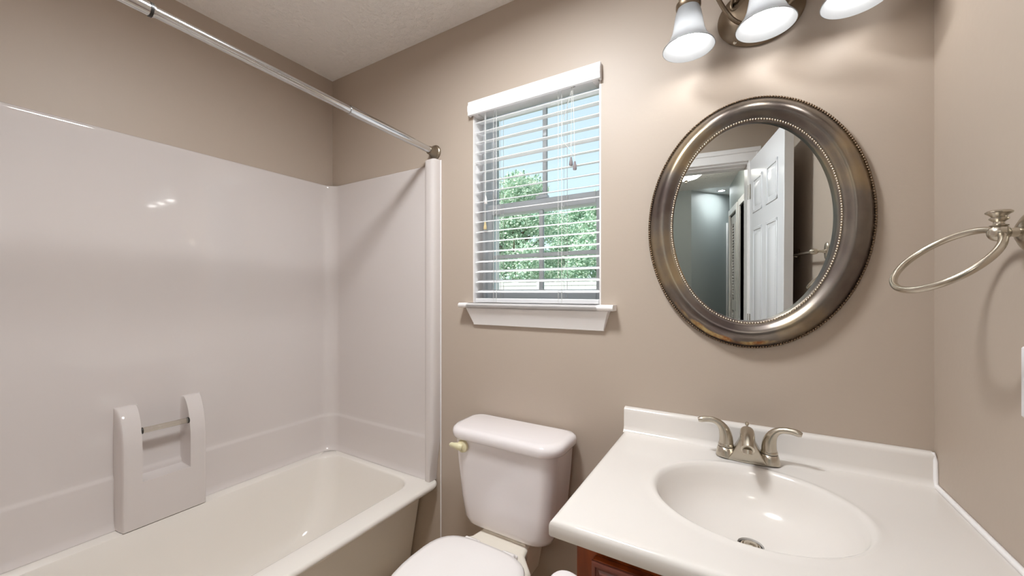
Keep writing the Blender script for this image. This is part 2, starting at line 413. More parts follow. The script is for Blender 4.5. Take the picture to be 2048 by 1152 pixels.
# added fill disc, unseen above the frame, to brighten the room's far side
cl = thing('added_fill_disc', 'added unseen fill disc on the bathroom ceiling between tub and doorway', 'ceiling light', (-.60, .55, ZC))
bm = NB(); lathe(bm, [(.170, 0), (.172, -.006), (.168, -.026), (.162, -.032), (.155, -.032), (.151, -.026), (.149, -.010)], (-.60, .55, ZC), n=48); obj('rim', bm, M['trim'], cl)
bm = NB(); lathe(bm, [(.148, -.012), (.10, -.013), (0, -.0135)], (-.60, .55, ZC), n=48); obj('lens', bm, emit('fill_glow', (.95, .98, 1, 1), FILL_L), cl)
# hall lamps
fl = thing('flush_ceiling_light', 'frosted bowl ceiling light with brass finial on hallway ceiling', 'ceiling light', (-.05, -1.76, ZC))
bm = NB(); lathe(bm, [(.075, 0), (.09, -.012), (.085, -.028), (.03, -.03)], (-.05, -1.76, ZC), n=40); obj('canopy', bm, M['bronze'], fl)
bm = NB(); lathe(bm, [(.16, -.035), (.163, -.045), (.15, -.075), (.11, -.105), (.05, -.122), (.008, -.126)], (-.05, -1.76, ZC), n=48); obj('glass_bowl', bm, emit('hall_bowl_glow', (1, .95, .86, 1), HALL_L), fl)
bm = NB(); lathe(bm, [(.0, -.158), (.006, -.155), (.009, -.147), (.006, -.14), (.016, -.134), (.018, -.127), (.004, -.12), (.004, -.02)], (-.05, -1.76, ZC), n=20); obj('finial', bm, M['nickel_dark'], fl)
dl = thing('recessed_downlight', 'small lit recessed downlight in far room ceiling', 'downlight', (.40, -3.08, ZC))
bm = NB(); lathe(bm, [(.05, -.001), (.052, -.006), (.04, -.007), (.036, -.002)], (.41, -3.08, ZC), n=32); obj('trim_ring', bm, M['trim'], dl)
bm = NB(); lathe(bm, [(0, -.004), (.036, -.003)], (.41, -3.08, ZC), n=32); obj('lens', bm, emit('downlight_glow', (.95, .98, 1, 1), 420), dl)

# ------------------------------------------------------------------ window
GY = YB+.092                                                   # plane of the upper sash
jm = NB()
for b in ((WX0, WX0+.006, YB+.001, YB+.2, WZ0, WZ1), (WX1-.006, WX1, YB+.001, YB+.2, WZ0, WZ1), (WX0+.006, WX1-.006, YB+.001, YB+.2, WZ1-.006, WZ1), (WX0+.006, WX1-.006, YB+.06, YB+.2, WZ0, WZ0+.02)):
    box(jm, *b)
w1 = struct(obj('window_1', jm, M['trim'], smooth=False), 'double hung window with white blind over it'); w1['category'] = 'window'
a, b_ = WX0+.006, WX1-.006
bm = NB()
for q in ((a, a+.016, GY-.03, GY+.06, WZ0+.02, WZ1-.006), (b_-.016, b_, GY-.03, GY+.06, WZ0+.02, WZ1-.006), (a+.016, b_-.016, GY-.03, GY+.06, WZ1-.014, WZ1-.006), (a+.016, b_-.016, GY-.03, GY+.06, WZ0+.02, WZ0+.035)): box(bm, *q)
obj('window_frame', bm, M['vinyl'], w1, bevel=.003)
def sash(y0, y1, z0, z1, rb, rt, mz):
    bm = NB(); x0, x1 = a+.012, b_-.012
    for q in ((x0, x0+.026, z0, z1), (x1-.026, x1, z0, z1), (x0+.026, x1-.026, z0, z0+rb), (x0+.026, x1-.026, z1-rt, z1)): box(bm, q[0], q[1], y0, y1, q[2], q[3])
    xm = (x0+x1)/2; ym = (y0+y1)/2
    box(bm, xm-.009, xm+.009, ym-.008, ym+.008, z0+rb, z1-rt)
    if mz:
        box(bm, x0+.026, xm-.009, ym-.0075, ym+.0075, mz-.008, mz+.008); box(bm, xm+.009, x1-.026, ym-.0075, ym+.0075, mz-.008, mz+.008)
    s = obj('sash', bm, M['vinyl'], w1, bevel=.0025)
    obj('pane', B(x0+.022, x1-.022, ym-.002, ym+.002, z0+rb-.003, z1-rt+.003), M['glass'], s, smooth=False)
    return s
sash(GY+.022, GY+.05, 1.615, WZ1-.012, .042, .022, None)
s = sash(GY-.012, GY+.018, WZ0+.035, 1.658, .032, .044, 1.43)
bm = NB(); box(bm, -.715, -.665, GY-.022, GY+.0, 1.658, 1.668); lathe(bm, [(.012, 0), (.012, .008), (.004, .012)], (-.69, GY-.012, 1.668), n=16); obj('sash_lock', bm, M['vinyl'], w1)
# sill (stool) and apron
bm = NB(); prism(bm, [(YB+.06, WZ0), (YB+.06, WZ0+.02), (YB-.042, WZ0+.02), (YB-.048, WZ0+.016), (YB-.05, WZ0+.010), (YB-.048, WZ0+.004), (YB-.042, WZ0)], 'x', WX0+.001, WX1-.001)
prism(bm, [(YB, WZ0), (YB, WZ0+.02), (YB-.042, WZ0+.02), (YB-.048, WZ0+.016), (YB-.05, WZ0+.010), (YB-.048, WZ0+.004), (YB-.042, WZ0)], 'x', WX0-.042, WX1+.055)
struct(obj('trim_4', bm, M['trim']), 'white window stool under the blind')
bm = NB()
loft(bm, [[(-.990, YB-.036, WZ0), (-.385, YB-.036, WZ0), (-.385, YB, WZ0), (-.990, YB, WZ0)],
          [(-.985, YB-.034, WZ0-.012), (-.390, YB-.034, WZ0-.012), (-.390, YB, WZ0-.012), (-.985, YB, WZ0-.012)],
          [(-.968, YB-.012, WZ0-.066), (-.407, YB-.012, WZ0-.066), (-.407, YB, WZ0-.066), (-.968, YB, WZ0-.066)],
          [(-.968, YB-.011, WZ0-.072), (-.407, YB-.011, WZ0-.072), (-.407, YB, WZ0-.072), (-.968, YB, WZ0-.072)]], cap0=True, cap1=True)
struct(obj('trim_5', bm, M['trim'], bevel=.002), 'white tapered apron board under the window stool')

# blind
bl = thing('window_blind', 'white two inch slat blind with plain valance, hung open in window', 'blind', (-.70, YB+.03, WZ0+.02))
bm = NB()
prism(bm, [(YB-.022, 2.022), (YB-.022, 2.034), (YB-.025, 2.040), (YB-.025, 2.060), (YB-.020, 2.070), (YB-.020, 2.080), (YB-.010, 2.080), (YB-.010, 2.022)], 'x', WX0-.012, WX1+.004)
box(bm, WX0-.012, WX0-.004, YB-.012, YB-.001, 2.022, 2.080); box(bm, WX1-.004, WX1+.004, YB-.012, YB-.001, 2.022, 2.080)
obj('valance', bm, M['blind'], bl, bevel=.0015)
sx0, sx1 = WX0+.009, WX1-.009
bm = NB(); box(bm, sx0, sx1, YB+.004, YB+.058, 2.030, WZ1-.008); obj('headrail', bm, M['blind'], bl, bevel=.002)
bm = NB(); box(bm, sx0-.002, sx0+.02, YB-.008, YB+.045, 2.022, 2.030); obj('bracket', bm, M['tassel_white'], bl, bevel=.002)
bm = NB(); box(bm, sx1-.02, sx1+.002, YB-.008, YB+.045, 2.022, 2.030); obj('bracket', bm, M['tassel_white'], bl, bevel=.002)
bm = NB(); NS = 18; zt, zb = 2.003, 1.2805
for i in range(NS):
    z = zt+(zb-zt)*i/(NS-1)
    tilt = .003 if i == 4 else 0.0
    ts = .0055
    prism(bm, [(YB+.007, z-.0012-ts+tilt), (YB+.031, z+.0006), (YB+.055, z-.0012+ts-tilt), (YB+.055, z+.0012+ts-tilt), (YB+.031, z+.003), (YB+.007, z+.0012-ts+tilt)], 'x', sx0, sx1)
obj('slat_stack', bm, M['blind'], bl, angle=60)
bm = NB(); box(bm, sx0, sx1, YB+.005, YB+.057, 1.2335, 1.2505); obj('bottom_rail', bm, M['blind'], bl, bevel=.003)
for xc in (-.862, -.572):
    for yy in (YB+.0035, YB+.0585):
        bm = NB(); tube(bm, [(xc, yy, 1.234), (xc, yy, 2.03)], .0010, 6); tube(bm, [(xc-.014, yy, 1.236), (xc-.014, yy, 2.03)], .0008, 6)
        obj('ladder_cord', bm, M['cord'], bl)
def cord(pts, r, tm, tz):
    bm = NB(); tube(bm, pts, r, 6); c = obj('pull_cord', bm, M['cord'], bl)
    x, y, z = pts[-1]
    bm = NB(); lathe(bm, [(0, .004), (.0035, .002), (.0042, -.006), (.0062, -.014), (.0072, -.024), (.006, -.028), (0, -.028)], (x, y, z), n=14); obj('tassel', bm, tm, c)
yc = YB-.004
cord([(-.910, yc, 2.03), (-.910, yc, 1.80), (-.910, yc, 1.672)], .0009, M['tassel_white'], 0)
cord([(-.914, yc, 2.03), (-.914, yc, 1.75), (-.913, yc, 1.566)], .0009, M['tassel_tan'], 0)
cord([(-.528, yc, 2.03), (-.531, yc, 1.9), (-.532, yc, 1.768)], .0009, M['tassel_grey'], 0)
cord([(-.526, yc, 2.03), (-.520, yc, 1.9), (-.517, yc, 1.750)], .0009, M['tassel_grey'], 0)
bm = NB(); tube(bm, bez((-.525, yc-.001, 2.03), (-.545, yc-.001, 1.95), (-.59, yc-.001, 1.87), (-.560, yc-.001, 1.83), 10)+[Vector((-.518, yc-.001, 1.776))], .0008, 6); obj('loop_cord', bm, M['cord'], bl)
bm = NB(); box(bm, -.534, -.518, YB+.001, YB+.004, 2.0285, 2.0305); obj('cord_lock', bm, M['black'], bl)

# ------------------------------------------------------------------ outdoors
struct(obj('ground', B(-40, 30, YB+.5, 60, -.35, -.30), M['grass'], smooth=False), 'lawn outside the window')
fz0, fz1, fy = -.30, 1.60, 10.0
fn = thing('yard_fence', 'white vinyl privacy fence in front of the garden trees', 'fence', (-6, fy, fz0))
bm = NB(); n = 90
for i in range(n): box(bm, -15+i*.2, -15+i*.2+.195, fy, fy+.03, fz0+.05, fz1-.05)
obj('board_panel', bm, M['fence'], fn, smooth=False)
bm = NB(); box(bm, -15, 3, fy-.02, fy+.05, fz1-.12, fz1-.03); box(bm, -15, 3, fy-.02, fy+.05, fz0+.05, fz0+.18); obj('rail', bm, M['fence'], fn, smooth=False)
for i in range(8):
    bm = NB(); x = -15+i*2.5; box(bm, x-.06, x+.06, fy-.03, fy+.09, fz0-.05, fz1); obj('post', bm, M['fence'], fn, smooth=False)

def tree(label, x, y, top, rad, mats, seed, nleaf):
    r = random.Random(seed)
    t = thing('garden_tree', label, 'tree', (x, y, -.3), 'garden trees behind the fence')
    bm = NB(); tube(bm, [(x, y, -.35), (x+.05, y, 1.2), (x-.05, y+.05, top*.75)], [.16, .12, .03], 10)
    for k in range(9):
        a = r.random()*2*PI; z0 = .6+r.random()*top*.55; L = rad*(.6+.4*r.random())
        tube(bm, [(x, y, z0), (x+math.cos(a)*L*.5, y+math.sin(a)*L*.5, z0+.5), (x+math.cos(a)*L*.9, y+math.sin(a)*L*.9, z0+1.1)], [.06, .04, .012], 7)
    obj('trunk', bm, M['bark'], t)
    # crown: clumps of small leaves, open enough for gaps of sky
    clumps = []
    for k in range(60):
        z = .5 + r.random()**.8*(top-.9)
        f = (z/top); env = rad*math.sqrt(max(.05, 1-((f-.38)/.66)**2))
        a = r.random()*2*PI; q = env*math.sqrt(r.random())
        clumps.append((x+math.cos(a)*q, y+math.sin(a)*q, z, .35+.35*r.random()))
    bm = NB()
    for k in range(nleaf):
        cx, cy, cz, cr = clumps[k % len(clumps)]
        d = Vector((r.gauss(0, 1), r.gauss(0, 1), r.gauss(0, 1))).normalized()*cr*r.random()**.45
        p = Vector((cx, cy, cz)) + d
        u = Vector((r.gauss(0, 1), r.gauss(0, 1), r.gauss(0, 1))).normalized(); v = u.orthogonal().normalized()
        L = .040+.035*r.random(); wd = L*.58
        vs = [bm.verts.new(p-u*L), bm.verts.new(p+v*wd-u*L*.1+u.cross(v)*.012), bm.verts.new(p+u*L), bm.verts.new(p-v*wd-u*L*.1+u.cross(v)*.012)]
        f = bm.faces.new(vs); f.material_index = 0 if r.random() < .55 else (1 if r.random() < .6 else 2)
    o = obj('foliage', bm, mats[0], t, smooth=False)
    for m_ in mats[1:]: o.data.materials.append(m_)
mm = [M['leaf_pale'], M['leaf_mid'], M['leaf_deep']]
tree('tallest pale green tree, its tip against the sky in the middle of the window', -7.5, 12.8, 5.75, 1.75, mm, 3, 34000)
tree('mid green tree behind the fence at the right side of the window', -3.3, 12.8, 4.7, 1.75, [M['leaf_mid'], M['leaf_pale'], M['leaf_deep']], 5, 26000)
tree('deeper green tree in the gap behind the two nearer garden trees', -7.2, 18.2, 5.6, 2.3, [M['leaf_mid'], M['leaf_deep'], M['leaf_pale']], 8, 34000)

# ------------------------------------------------------------------ bathtub
ZR = .430
tb = thing('bathtub', 'white alcove bathtub along the left wall', 'bathtub', ((XL-1.155)/2, .56, 0))
x0, x1, y0, y1 = XL+.002, -1.157, YF+.002, YB-.002
bx0, bx1, by0, by1 = -1.852, -1.262, -.115, 1.258
N_ = 8
def rr(a, b, c, d, r, z): return rrect(a, b, c, d, r, z, N_)
bm = NB()
rings = [rr(x0, -1.335, y0, y1, .02, 0.004), rr(x0, -1.262, y0, y1, .03, ZR-.075), rr(x0, -1.195, y0, y1, .05, ZR-.045), rr(x0, -1.170, y0, y1, .05, ZR-.030), rr(x0, x1-.003, y0, y1, .045, ZR-.022), rr(x0, x1, y0, y1, .04, ZR-.012),
         rr(x0+.0, x1-.004, y0, y1, .04, ZR-.003), rr(x0+.002, x1-.012, y0+.002, y1-.002, .04, ZR),
         rr(bx0-.010, bx1+.014, by0-.012, by1+.010, .095, ZR), rr(bx0-.003, bx1+.005, by0-.004, by1+.003, .09, ZR-.002), rr(bx0, bx1, by0, by1, .088, ZR-.009),
         rr(bx0+.008, bx1-.010, by0+.01, by1-.012, .09, ZR-.06), rr(bx0+.03, bx1-.03, by0+.05, by1-.05, .10, ZR-.20),
         rr(bx0+.050, bx1-.048, by0+.09, by1-.11, .11, ZR-.285), rr(bx0+.07, bx1-.068, by0+.13, by1-.15, .11, ZR-.325), rr(bx0+.105, bx1-.10, by0+.18, by1-.20, .10, ZR-.340)]
loft(bm, rings, cap0=True, cap1=True)
obj('tub_body', bm, M['tub'], tb, angle=50)
bm = NB(); lathe(bm, [(0, .004), (.02, .004), (.033, .002), (.035, 0)], (-1.555, .08, ZR-.340), n=24); obj('tub_drain', bm, M['chrome'], tb)

# ------------------------------------------------------------------ tub surround
su = thing('tub_surround', 'glossy white fibreglass wall surround above the tub', 'tub surround', (XL, .56, ZR))
def path(off, rc=.065):
    p = []
    xa, yb, ya = XL+off, YB-off, YF+off
    p.append((-1.19, yb)); p.append((xa+rc+.015, yb)); p.append((xa+rc+.005, yb))
    for k in range(13): 
        a = math.radians(90+90*k/12); p.append((xa+rc+rc*math.cos(a), yb-rc+rc*math.sin(a)))
    p.append((xa, yb-rc-.005)); p.append((xa, yb-rc-.015)); p.append((xa, ya+rc+.015)); p.append((xa, ya+rc+.005))
    for k in range(13):
        a = math.radians(180+90*k/12); p.append((xa+rc+rc*math.cos(a), ya+rc+rc*math.sin(a)))
    p.append((xa+rc+.005, ya)); p.append((xa+rc+.015, ya)); p.append((-1.19, ya)); return p
levels = [(.001, ZR+.001), (.034, ZR+.001), (.031, ZR+.006), (.026, ZR+.012), (.021, ZR+.03), (.0185, .55), (.0185, .606), (.0175, .613), (.0140, .619), (.0125, .626), (.0120, .64), (.0115, .70), (.0115, .75), (.0115, 1.83), (.0115, 1.842), (.0113, 1.847), (.010, 1.852), (.006, 1.855), (.001, 1.855)]
bm = NB(); loft(bm, [[(x, y, z) for x, y in path(o_)] for o_, z in levels], closed=False)
obj('wall_panel', bm, M['fibreglass'], su, angle=50)
def post(sgn, yw):
    P = lambda k: [(-1.2245+k*.000, yw-sgn*.001), (-1.2245, yw-sgn*.020), (-1.220, yw-sgn*.034), (-1.212, yw-sgn*.042), (-1.200, yw-sgn*.045), (-1.182+k*-.01, yw-sgn*.045), (-1.170-k*.014, yw-sgn*.043), (-1.163-k*.018, yw-sgn*.036), (-1.160-k*.020, yw-sgn*.02), (-1.159-k*.020, yw-sgn*.001)]
    rings = [[(x, y, z) for x, y in P(k)] for k, z in ((1.2, ZR+.001), (1.0, .47), (.8, .52), (.0, .62), (0, 1.860), (0, 1.865))]
    rings.append([(x*.985-1.192*.015, y-(y-yw)*.15, 1.870) for x, y in P(0)])
    rings.append([(x*.8-1.192*.2, y-(y-yw)*.5, 1.872) for x, y in P(0)])
    bm = NB(); loft(bm, rings, cap0=True, cap1=True); obj('corner_post', bm, M['fibreglass'], su, angle=50)
post(1, YB); post(-1, YF)
# caulk line beside the surround
bm = NB(); tube(bm, [(-1.156, YB-.0015, ZR-.42), (-1.156, YB-.0015, 1.87)], .0028, 8); struct(obj('trim_6', bm, M['caulk']), 'white caulk line beside the tub surround')

# soap tower with grab bar
px = XL+.0115; zt_ = .862; p = .079; zb_ = ZR+.0015
def column(ya, yb, dep=p):
    prof = [(px-.008, zb_), (px+dep-.004, zb_), (px+dep, zb_+.006)]
    prof += [(px+dep, .69)]
    for k in range(1, 11):
        a = PI/2*k/10; prof.append((px-.008+(dep+.008)*math.cos(a)**.75, .69+(zt_-.69)*math.sin(a)))
    bm = NB(); prism(bm, prof, 'y', ya, yb); return bm
def tower_depth(y, z):
    """how far the moulded tower stands out of the panel"""
    def edge(t, w=.010): return math.sqrt(max(0, 1-(1-min(1, max(0, t/w)))**2))
    top = p if z < .69 else p*max(0, 1-((z-.69)/(zt_-.69))**2)**.5
    d = top*edge(y-.459)*edge(.716-y)
    if .517 < y < .658 and z > .592:
        m = min(edge(y-.517), edge(.658-y), edge(z-.592))
        d = min(d, d*(1-m)+min(top, .003)*m)
    return d
def axis_pts(brk, n, w=.010):
    q = set()
    for b_0, b_1 in zip(brk, brk[1:]):
        for k in range(n+1): q.add(round(b_0+(b_1-b_0)*k/n, 5))
    return sorted(q)
e_ = lambda b0, s_: [b0+s_*w for w in (0, .0003, .001, .002, .0035, .0055, .008, .010)]
ysx = sorted(set([round(v, 5) for v in e_(.459, 1)+e_(.716, -1)+e_(.517, 1)+e_(.658, -1)+[.48, .49, .50, .54, .56, .58, .60, .62, .64, .67, .68, .69, .70]]))
zsx = sorted(set([round(v, 5) for v in [zb_, .46, .50, .54, .57]+e_(.592, 1)+[.62, .65, .68, .69]+[.69+(zt_-.69)*math.sin(PI/2*k/16) for k in range(1, 17)]]))
bm = NB()
G = [[bm.verts.new((px-.004+tower_depth(y, z), y, z)) for y in ysx] for z in zsx]
for r1, r2 in zip(G, G[1:]):
    for k in range(len(ysx)-1): bm.faces.new((r1[k], r1[k+1], r2[k+1], r2[k]))
st = obj('soap_shelf', bm, M['fibreglass'], su, angle=60)
bm = NB(); tube(bm, [(px+.056, .519, .772), (px+.056, .656, .772)], .0105, 20); g = obj('grab_bar', bm, M['acrylic'], su)
for a, b in ((.5165, .522), (.6535, .6585)):
    bm = NB(); tube(bm, [(px+.056, a, .772), (px+.056, b, .772)], .0118, 20); obj('end_cap', bm, M['black'], g)

# ------------------------------------------------------------------ curtain rod
RX = -1.19
rz = lambda y: 1.909+(YB-y)*.030
rod = thing('shower_curtain_rod', 'telescoping nickel shower curtain rod over the tub edge', 'curtain rod', (RX, YB, 1.909))
def seg(name, ya, yb, r, m, n=24):
    bm = NB(); tube(bm, [(RX, ya, rz(ya)), (RX, yb, rz(yb))], r, n); return obj(name, bm, m, rod)
seg('inner_tube', YF+.03, .352, .0150, M['chrome'])
seg('outer_tube', .345, .93, .0125, M['chrome'])
seg('middle_tube', .88, 1.19, .0160, M['chrome'])
seg('end_tube', 1.17, YB-.03, .0142, M['chrome'])
seg('joint_ring', .343, .349, .0165, M['black'])
for yw, s in ((YB, -1), (YF, 1)):
    bm = NB(); lathe(bm, [(.033, .0005), (.034, .004), (.031, .009), (.026, .011), (.0255, .016), (.022, .020), (.0185, .034), (.0175, .042), (.010, .043)], (RX, yw, rz(yw)), (0, s, 0), 32)
    obj('end_flange', bm, M['nickel_dark'], rod)

# ------------------------------------------------------------------ toilet
to = thing('toilet', 'white two piece toilet with closed seat under the window', 'toilet', (-.722, 1.0, 0))
cx = -.722
bm = NB()
def tk(hw0, hw1, ya, yb, r, z): return rrect(cx-hw0, cx+hw1, ya, yb, (r, r*.5, r*.5, r), z, 8)
rings = [tk(.13, .13, 1.17, 1.28, .05, .408), tk(.155, .155, 1.156, 1.300, .055, .414), tk(.172, .172, 1.147, 1.309, .055, .424), tk(.181, .181, 1.141, 1.313, .055, .445),
         tk(.190, .190, 1.136, 1.314, .05, .52), tk(.202, .202, 1.130, 1.315, .05, .64), tk(.209, .209, 1.126, 1.316, .05, .738)]
loft(bm, rings, cap0=True, cap1=True); obj('tank', bm, M['porcelain'], to, angle=50)
bm = NB()
def ld_(e, z): return rrect(cx-.226-e, cx+.226+e, 1.110-e, 1.318+min(e, 0), (.075, .04, .04, .075), z, 10)
rings = [ld_(-.03, .7365), ld_(-.008, .7365), ld_(-.002, .739), ld_(0, .744), ld_(.001, .758), ld_(-.002, .768), ld_(-.009, .7745), ld_(-.022, .7775)]
loft(bm, rings, cap0=True, cap1=True); obj('tank_lid', bm, M['porcelain'], to, angle=60)
bm = NB()
lathe(bm, [(0, .017), (.013, .017), (.021, .012), (.0235, .004), (.022, 0)], (cx-.152, 1.1285, .712), (0, -1, 0), 24)
tube(bm, bez((cx-.146, 1.112, .712), (cx-.165, 1.106, .716), (cx-.180, 1.105, .717), (cx-.199, 1.108, .714), 8), [.010, .0130, .0135, .012, .0105, .009, .0085, .0085, .005], 14)
obj('flush_lever', bm, M['lever'], to)
def egg(hw, yb, yf, z, n=40, sq=2.0, back=.4):
    """seat outline: broad rounded back at yb, egg front at yf"""
    yc_ = yb+(yf-yb)*back; out = []
    for i in range(n):
        a = 2*PI*i/n; c, s = math.cos(a), math.sin(a)
        if s > 0:
            e = 2/3.4; x = hw*math.copysign(abs(c)**e, c); y = yc_+(yb-yc_)*abs(s)**e
        else: x = hw*c; y = yc_+(yf-yc_)*abs(s)
        out.append((cx+x, y, z))
    return out
bm = NB()
rings = [egg(.105, 1.12, .78, .004), egg(.100, 1.12, .80, .03), egg(.090, 1.11, .82, .16), egg(.115, 1.10, .74, .24), egg(.165, 1.09, .66, .32), egg(.183, 1.085, .632, .370), egg(.185, 1.085, .628, .388), egg(.180, 1.08, .634, .396)]
loft(bm, rings, cap0=True, cap1=True); obj('bowl', bm, M['bowl'], to, angle=60)
bm = NB()
def deck(hb, hf, z, e=0): 
    L = [(cx-hf, 1.00), (cx+hf, 1.00), (cx+hf*.97, 1.06), (cx+hb*1.12, 1.12), (cx+hb, 1.17), (cx+hb, 1.292), (cx-hb, 1.292), (cx-hb, 1.17), (cx-hb*1.12, 1.12), (cx-hf*.97, 1.06)]
    return [(x, y, z) for x, y in L]
loft(bm, [deck(.075, .10, .25), deck(.09, .15, .33), deck(.097, .168, .378), deck(.097, .168, .396), deck(.093, .162, .4035)], cap0=True, cap1=True)
obj('bowl_deck', bm, M['bowl'], to, bevel=.012, seg=4, angle=60)
bm = NB(); box(bm, cx-.09, cx+.09, 1.16, 1.30, .398, .4075); obj('tank_gasket', bm, M['bowl'], to, bevel=.004)
bm = NB(); loft(bm, [egg(.176, 1.062, .640, .398), egg(.182, 1.066, .634, .400), egg(.184, 1.068, .632, .410), egg(.180, 1.064, .636, .417)], cap0=True, cap1=True); obj('seat', bm, M['seat'], to, angle=60)
bm = NB(); loft(bm, [egg(.176, 1.060, .642, .4185), egg(.183, 1.066, .634, .4205), egg(.1845, 1.068, .632, .428), egg(.181, 1.064, .636, .4335), egg(.165, 1.05, .655, .4375), egg(.10, .99, .73, .440)], cap0=True, cap1=True); obj('seat_lid', bm, M['seat'], to, angle=60)
for s in (-1, 1):
    bm = NB(); box(bm, cx+s*.075-.024, cx+s*.075+.024, 1.062, 1.094, .4, .416); tube(bm, [(cx+s*.075-.024, 1.070, .421), (cx+s*.075+.024, 1.070, .421)], .0085, 12); obj('seat_hinge', bm, M['seat'], to, bevel=.004)
for s in (-1, 1):
    bm = NB(); lathe(bm, [(.014, 0), (.013, .012), (.006, .018), (0, .019)], (cx+s*.095, 1.02, .02), n=16); obj('bolt_cap', bm, M['porcelain'], to)

# ------------------------------------------------------------------ vanity cabinet
CF = .738                                                      # cabinet front plane
va = thing('vanity_cabinet', 'dark cherry vanity cabinet under the white sink top', 'vanity cabinet', (.06, 1.03, 0))
c0, c1, cz = -.284, .400, .777
bm = NB(); box(bm, c0, c0+.016, CF+.018, YB-.005, .0, cz); box(bm, c1-.016, c1, CF+.018, YB-.005, 0, cz); box(bm, c0, c1, CF+.09, CF+.10, 0, .10); box(bm, c0, c1, CF+.02, YB-.01, .10, .115)
obj('carcass', bm, M['wood'], va, bevel=.001)
bm = NB(); box(bm, c0, c0+.044, CF, CF+.018, .10, cz); box(bm, c1-.044, c1, CF, CF+.018, .10, cz); box(bm, c0+.044, c1-.044, CF, CF+.018, cz-.03, cz); box(bm, c0+.044, c1-.044, CF, CF+.018, .10, .14)
box(bm, (c0+c1)/2-.02, (c0+c1)/2+.02, CF, CF+.018, .14, cz-.03)
obj('face_frame', bm, M['wood'], va, bevel=.001)
def cab_door(xa, xb, za, zb):
    bm = NB(); box(bm, xa, xb, CF-.018, CF-.0005, za, zb); dr = obj('door', bm, M['wood'], va, bevel=.003)
    bm = NB(); fr = []
    def rg(i, y): return [(xa+i, y, za+i), (xb-i, y, za+i), (xb-i, y, zb-i), (xa+i, y, zb-i)]
    loft(bm, [rg(.0, CF-.018), rg(.001, CF-.023), rg(.006, CF-.025), rg(.008, CF-.025), rg(.010, CF-.022), rg(.013, CF-.022), rg(.018, CF-.026), rg(.024, CF-.027), rg(.029, CF-.024), rg(.033, CF-.019), rg(.034, CF-.018)])
    obj('moulding', bm, M['wood_dark'], dr, angle=25)
    bm = NB(); loft(bm, [rg(.0335, CF-.0182), rg(.0345, CF-.0200), rg(.0360, CF-.0200), rg(.037, CF-.0182)]); obj('moulding_edge', bm, M['wood_line'], dr, smooth=False)
    return dr
xm = (c0+c1)/2
da = cab_door(c0+.038, xm-.004, .125, cz-.018); db = cab_door(xm+.004, c1-.038, .125, cz-.018)
for dr, kx in ((da, xm-.03), (db, xm+.03)):
    bm = NB(); lathe(bm, [(.007, 0), (.006, .012), (.014, .018), (.015, .024), (.010, .03), (0, .031)], (kx, CF-.018, .62), (0, -1, 0), 20); obj('knob', bm, M['nickel_dark'], dr)

# ------------------------------------------------------------------ vanity top with moulded basin
KT = .812
vt = thing('bathroom_sink', 'white cultured marble sink top with moulded oval basin and backsplash', 'sink', (.035, 1.02, cz))
k0, k1, kf, kb = -.335, XR-.0015, .714, YB-.0015
n = 96
def orect(e, z):
    """rectangle sampled by angle around the basin centre so it lofts onto the oval"""
    out = []; xa, xb, ya, yb = k0+e, k1-(e if e > 0 else 0), kf+e, kb
    for i in range(n):
        a = 2*PI*i/n; c, s = math.cos(a), math.sin(a)
        tx = ((xb-ox)/c if c > 1e-9 else ((xa-ox)/c if c < -1e-9 else 1e9)); ty = ((yb-oy)/s if s > 1e-9 else ((ya-oy)/s if s < -1e-9 else 1e9))
        t = min(tx, ty); out.append((ox+c*t, oy+s*t, z))
    # snap nearest samples to the four corners
    for qx, qy in ((xa, ya), (xb, ya), (xa, yb), (xb, yb)):
        j = min(range(n), key=lambda k_: (out[k_][0]-qx)**2+(out[k_][1]-qy)**2); out[j] = (qx, qy, z)
    return out
ox, oy = .022, 1.012
def oval(sa, sb, z, dy=0, dx=0): return [(ox+dx+sa*math.cos(2*PI*i/n), oy+dy+sb*math.sin(2*PI*i/n), z) for i in range(n)]
bm = NB()
rings = [orect(.012, cz+.0005), orect(.002, cz+.0010), orect(.0, cz+.005), orect(.0, KT-.011), orect(.002, KT-.005), orect(.006, KT-.0012), orect(.012, KT), orect(.018, KT), orect(.024, KT),
         oval(.240, .218, KT), oval(.230, .208, KT), oval(.222, .200, KT), oval(.214, .193, KT+.0018), oval(.208, .188, KT+.0022), oval(.202, .183, KT-.0005), oval(.197, .178, KT-.008), oval(.190, .172, KT-.024),
         oval(.179, .162, KT-.050, .005), oval(.160, .143, KT-.077, .012), oval(.132, .115, KT-.097, .022), oval(.097, .083, KT-.111, .028), oval(.058, .050, KT-.119, .034), oval(.0265, .0265, KT-.121, .037), oval(.025, .025, KT-.129, .037)]
loft(bm, rings, cap0=False, cap1=True)
# hidden underside is open to the cabinet; close it
obj('basin_slab', bm, M['marble'], vt, angle=50)
bm = NB()
prof = [(YB-.001, KT-.002), (YB-.036, KT-.002), (YB-.030, KT+.0025), (YB-.0245, KT+.009), (YB-.0225, KT+.018), (YB-.0215, KT+.064), (YB-.020, KT+.071), (YB-.016, KT+.0755), (YB-.010, KT+.077), (YB-.001, KT+.077)]
prism(bm, prof, 'x', k0, k1-.004); obj('backsplash', bm, M['marble'], vt, angle=50)
bm = NB(); tube(bm, [(XR-.004, kf+.005, KT+.002), (XR-.004, YB-.03, KT+.002), (XR-.004, YB-.022, KT+.012), (XR-.004, YB-.021, KT+.060), (XR-.006, YB-.012, KT+.077)], [.0055, .0055, .005, .0045, .004], 10); obj('caulk_bead', bm, M['caulk'], vt)
bm = NB(); lathe(bm, [(.0200, .0), (.0200, .003), (.017, .0045), (.0155, .001), (.014, .006), (.010, .009), (0, .0095)], (ox, oy+.037, KT-.1255), n=28); dn = obj('drain', bm, M['nickel'], vt)
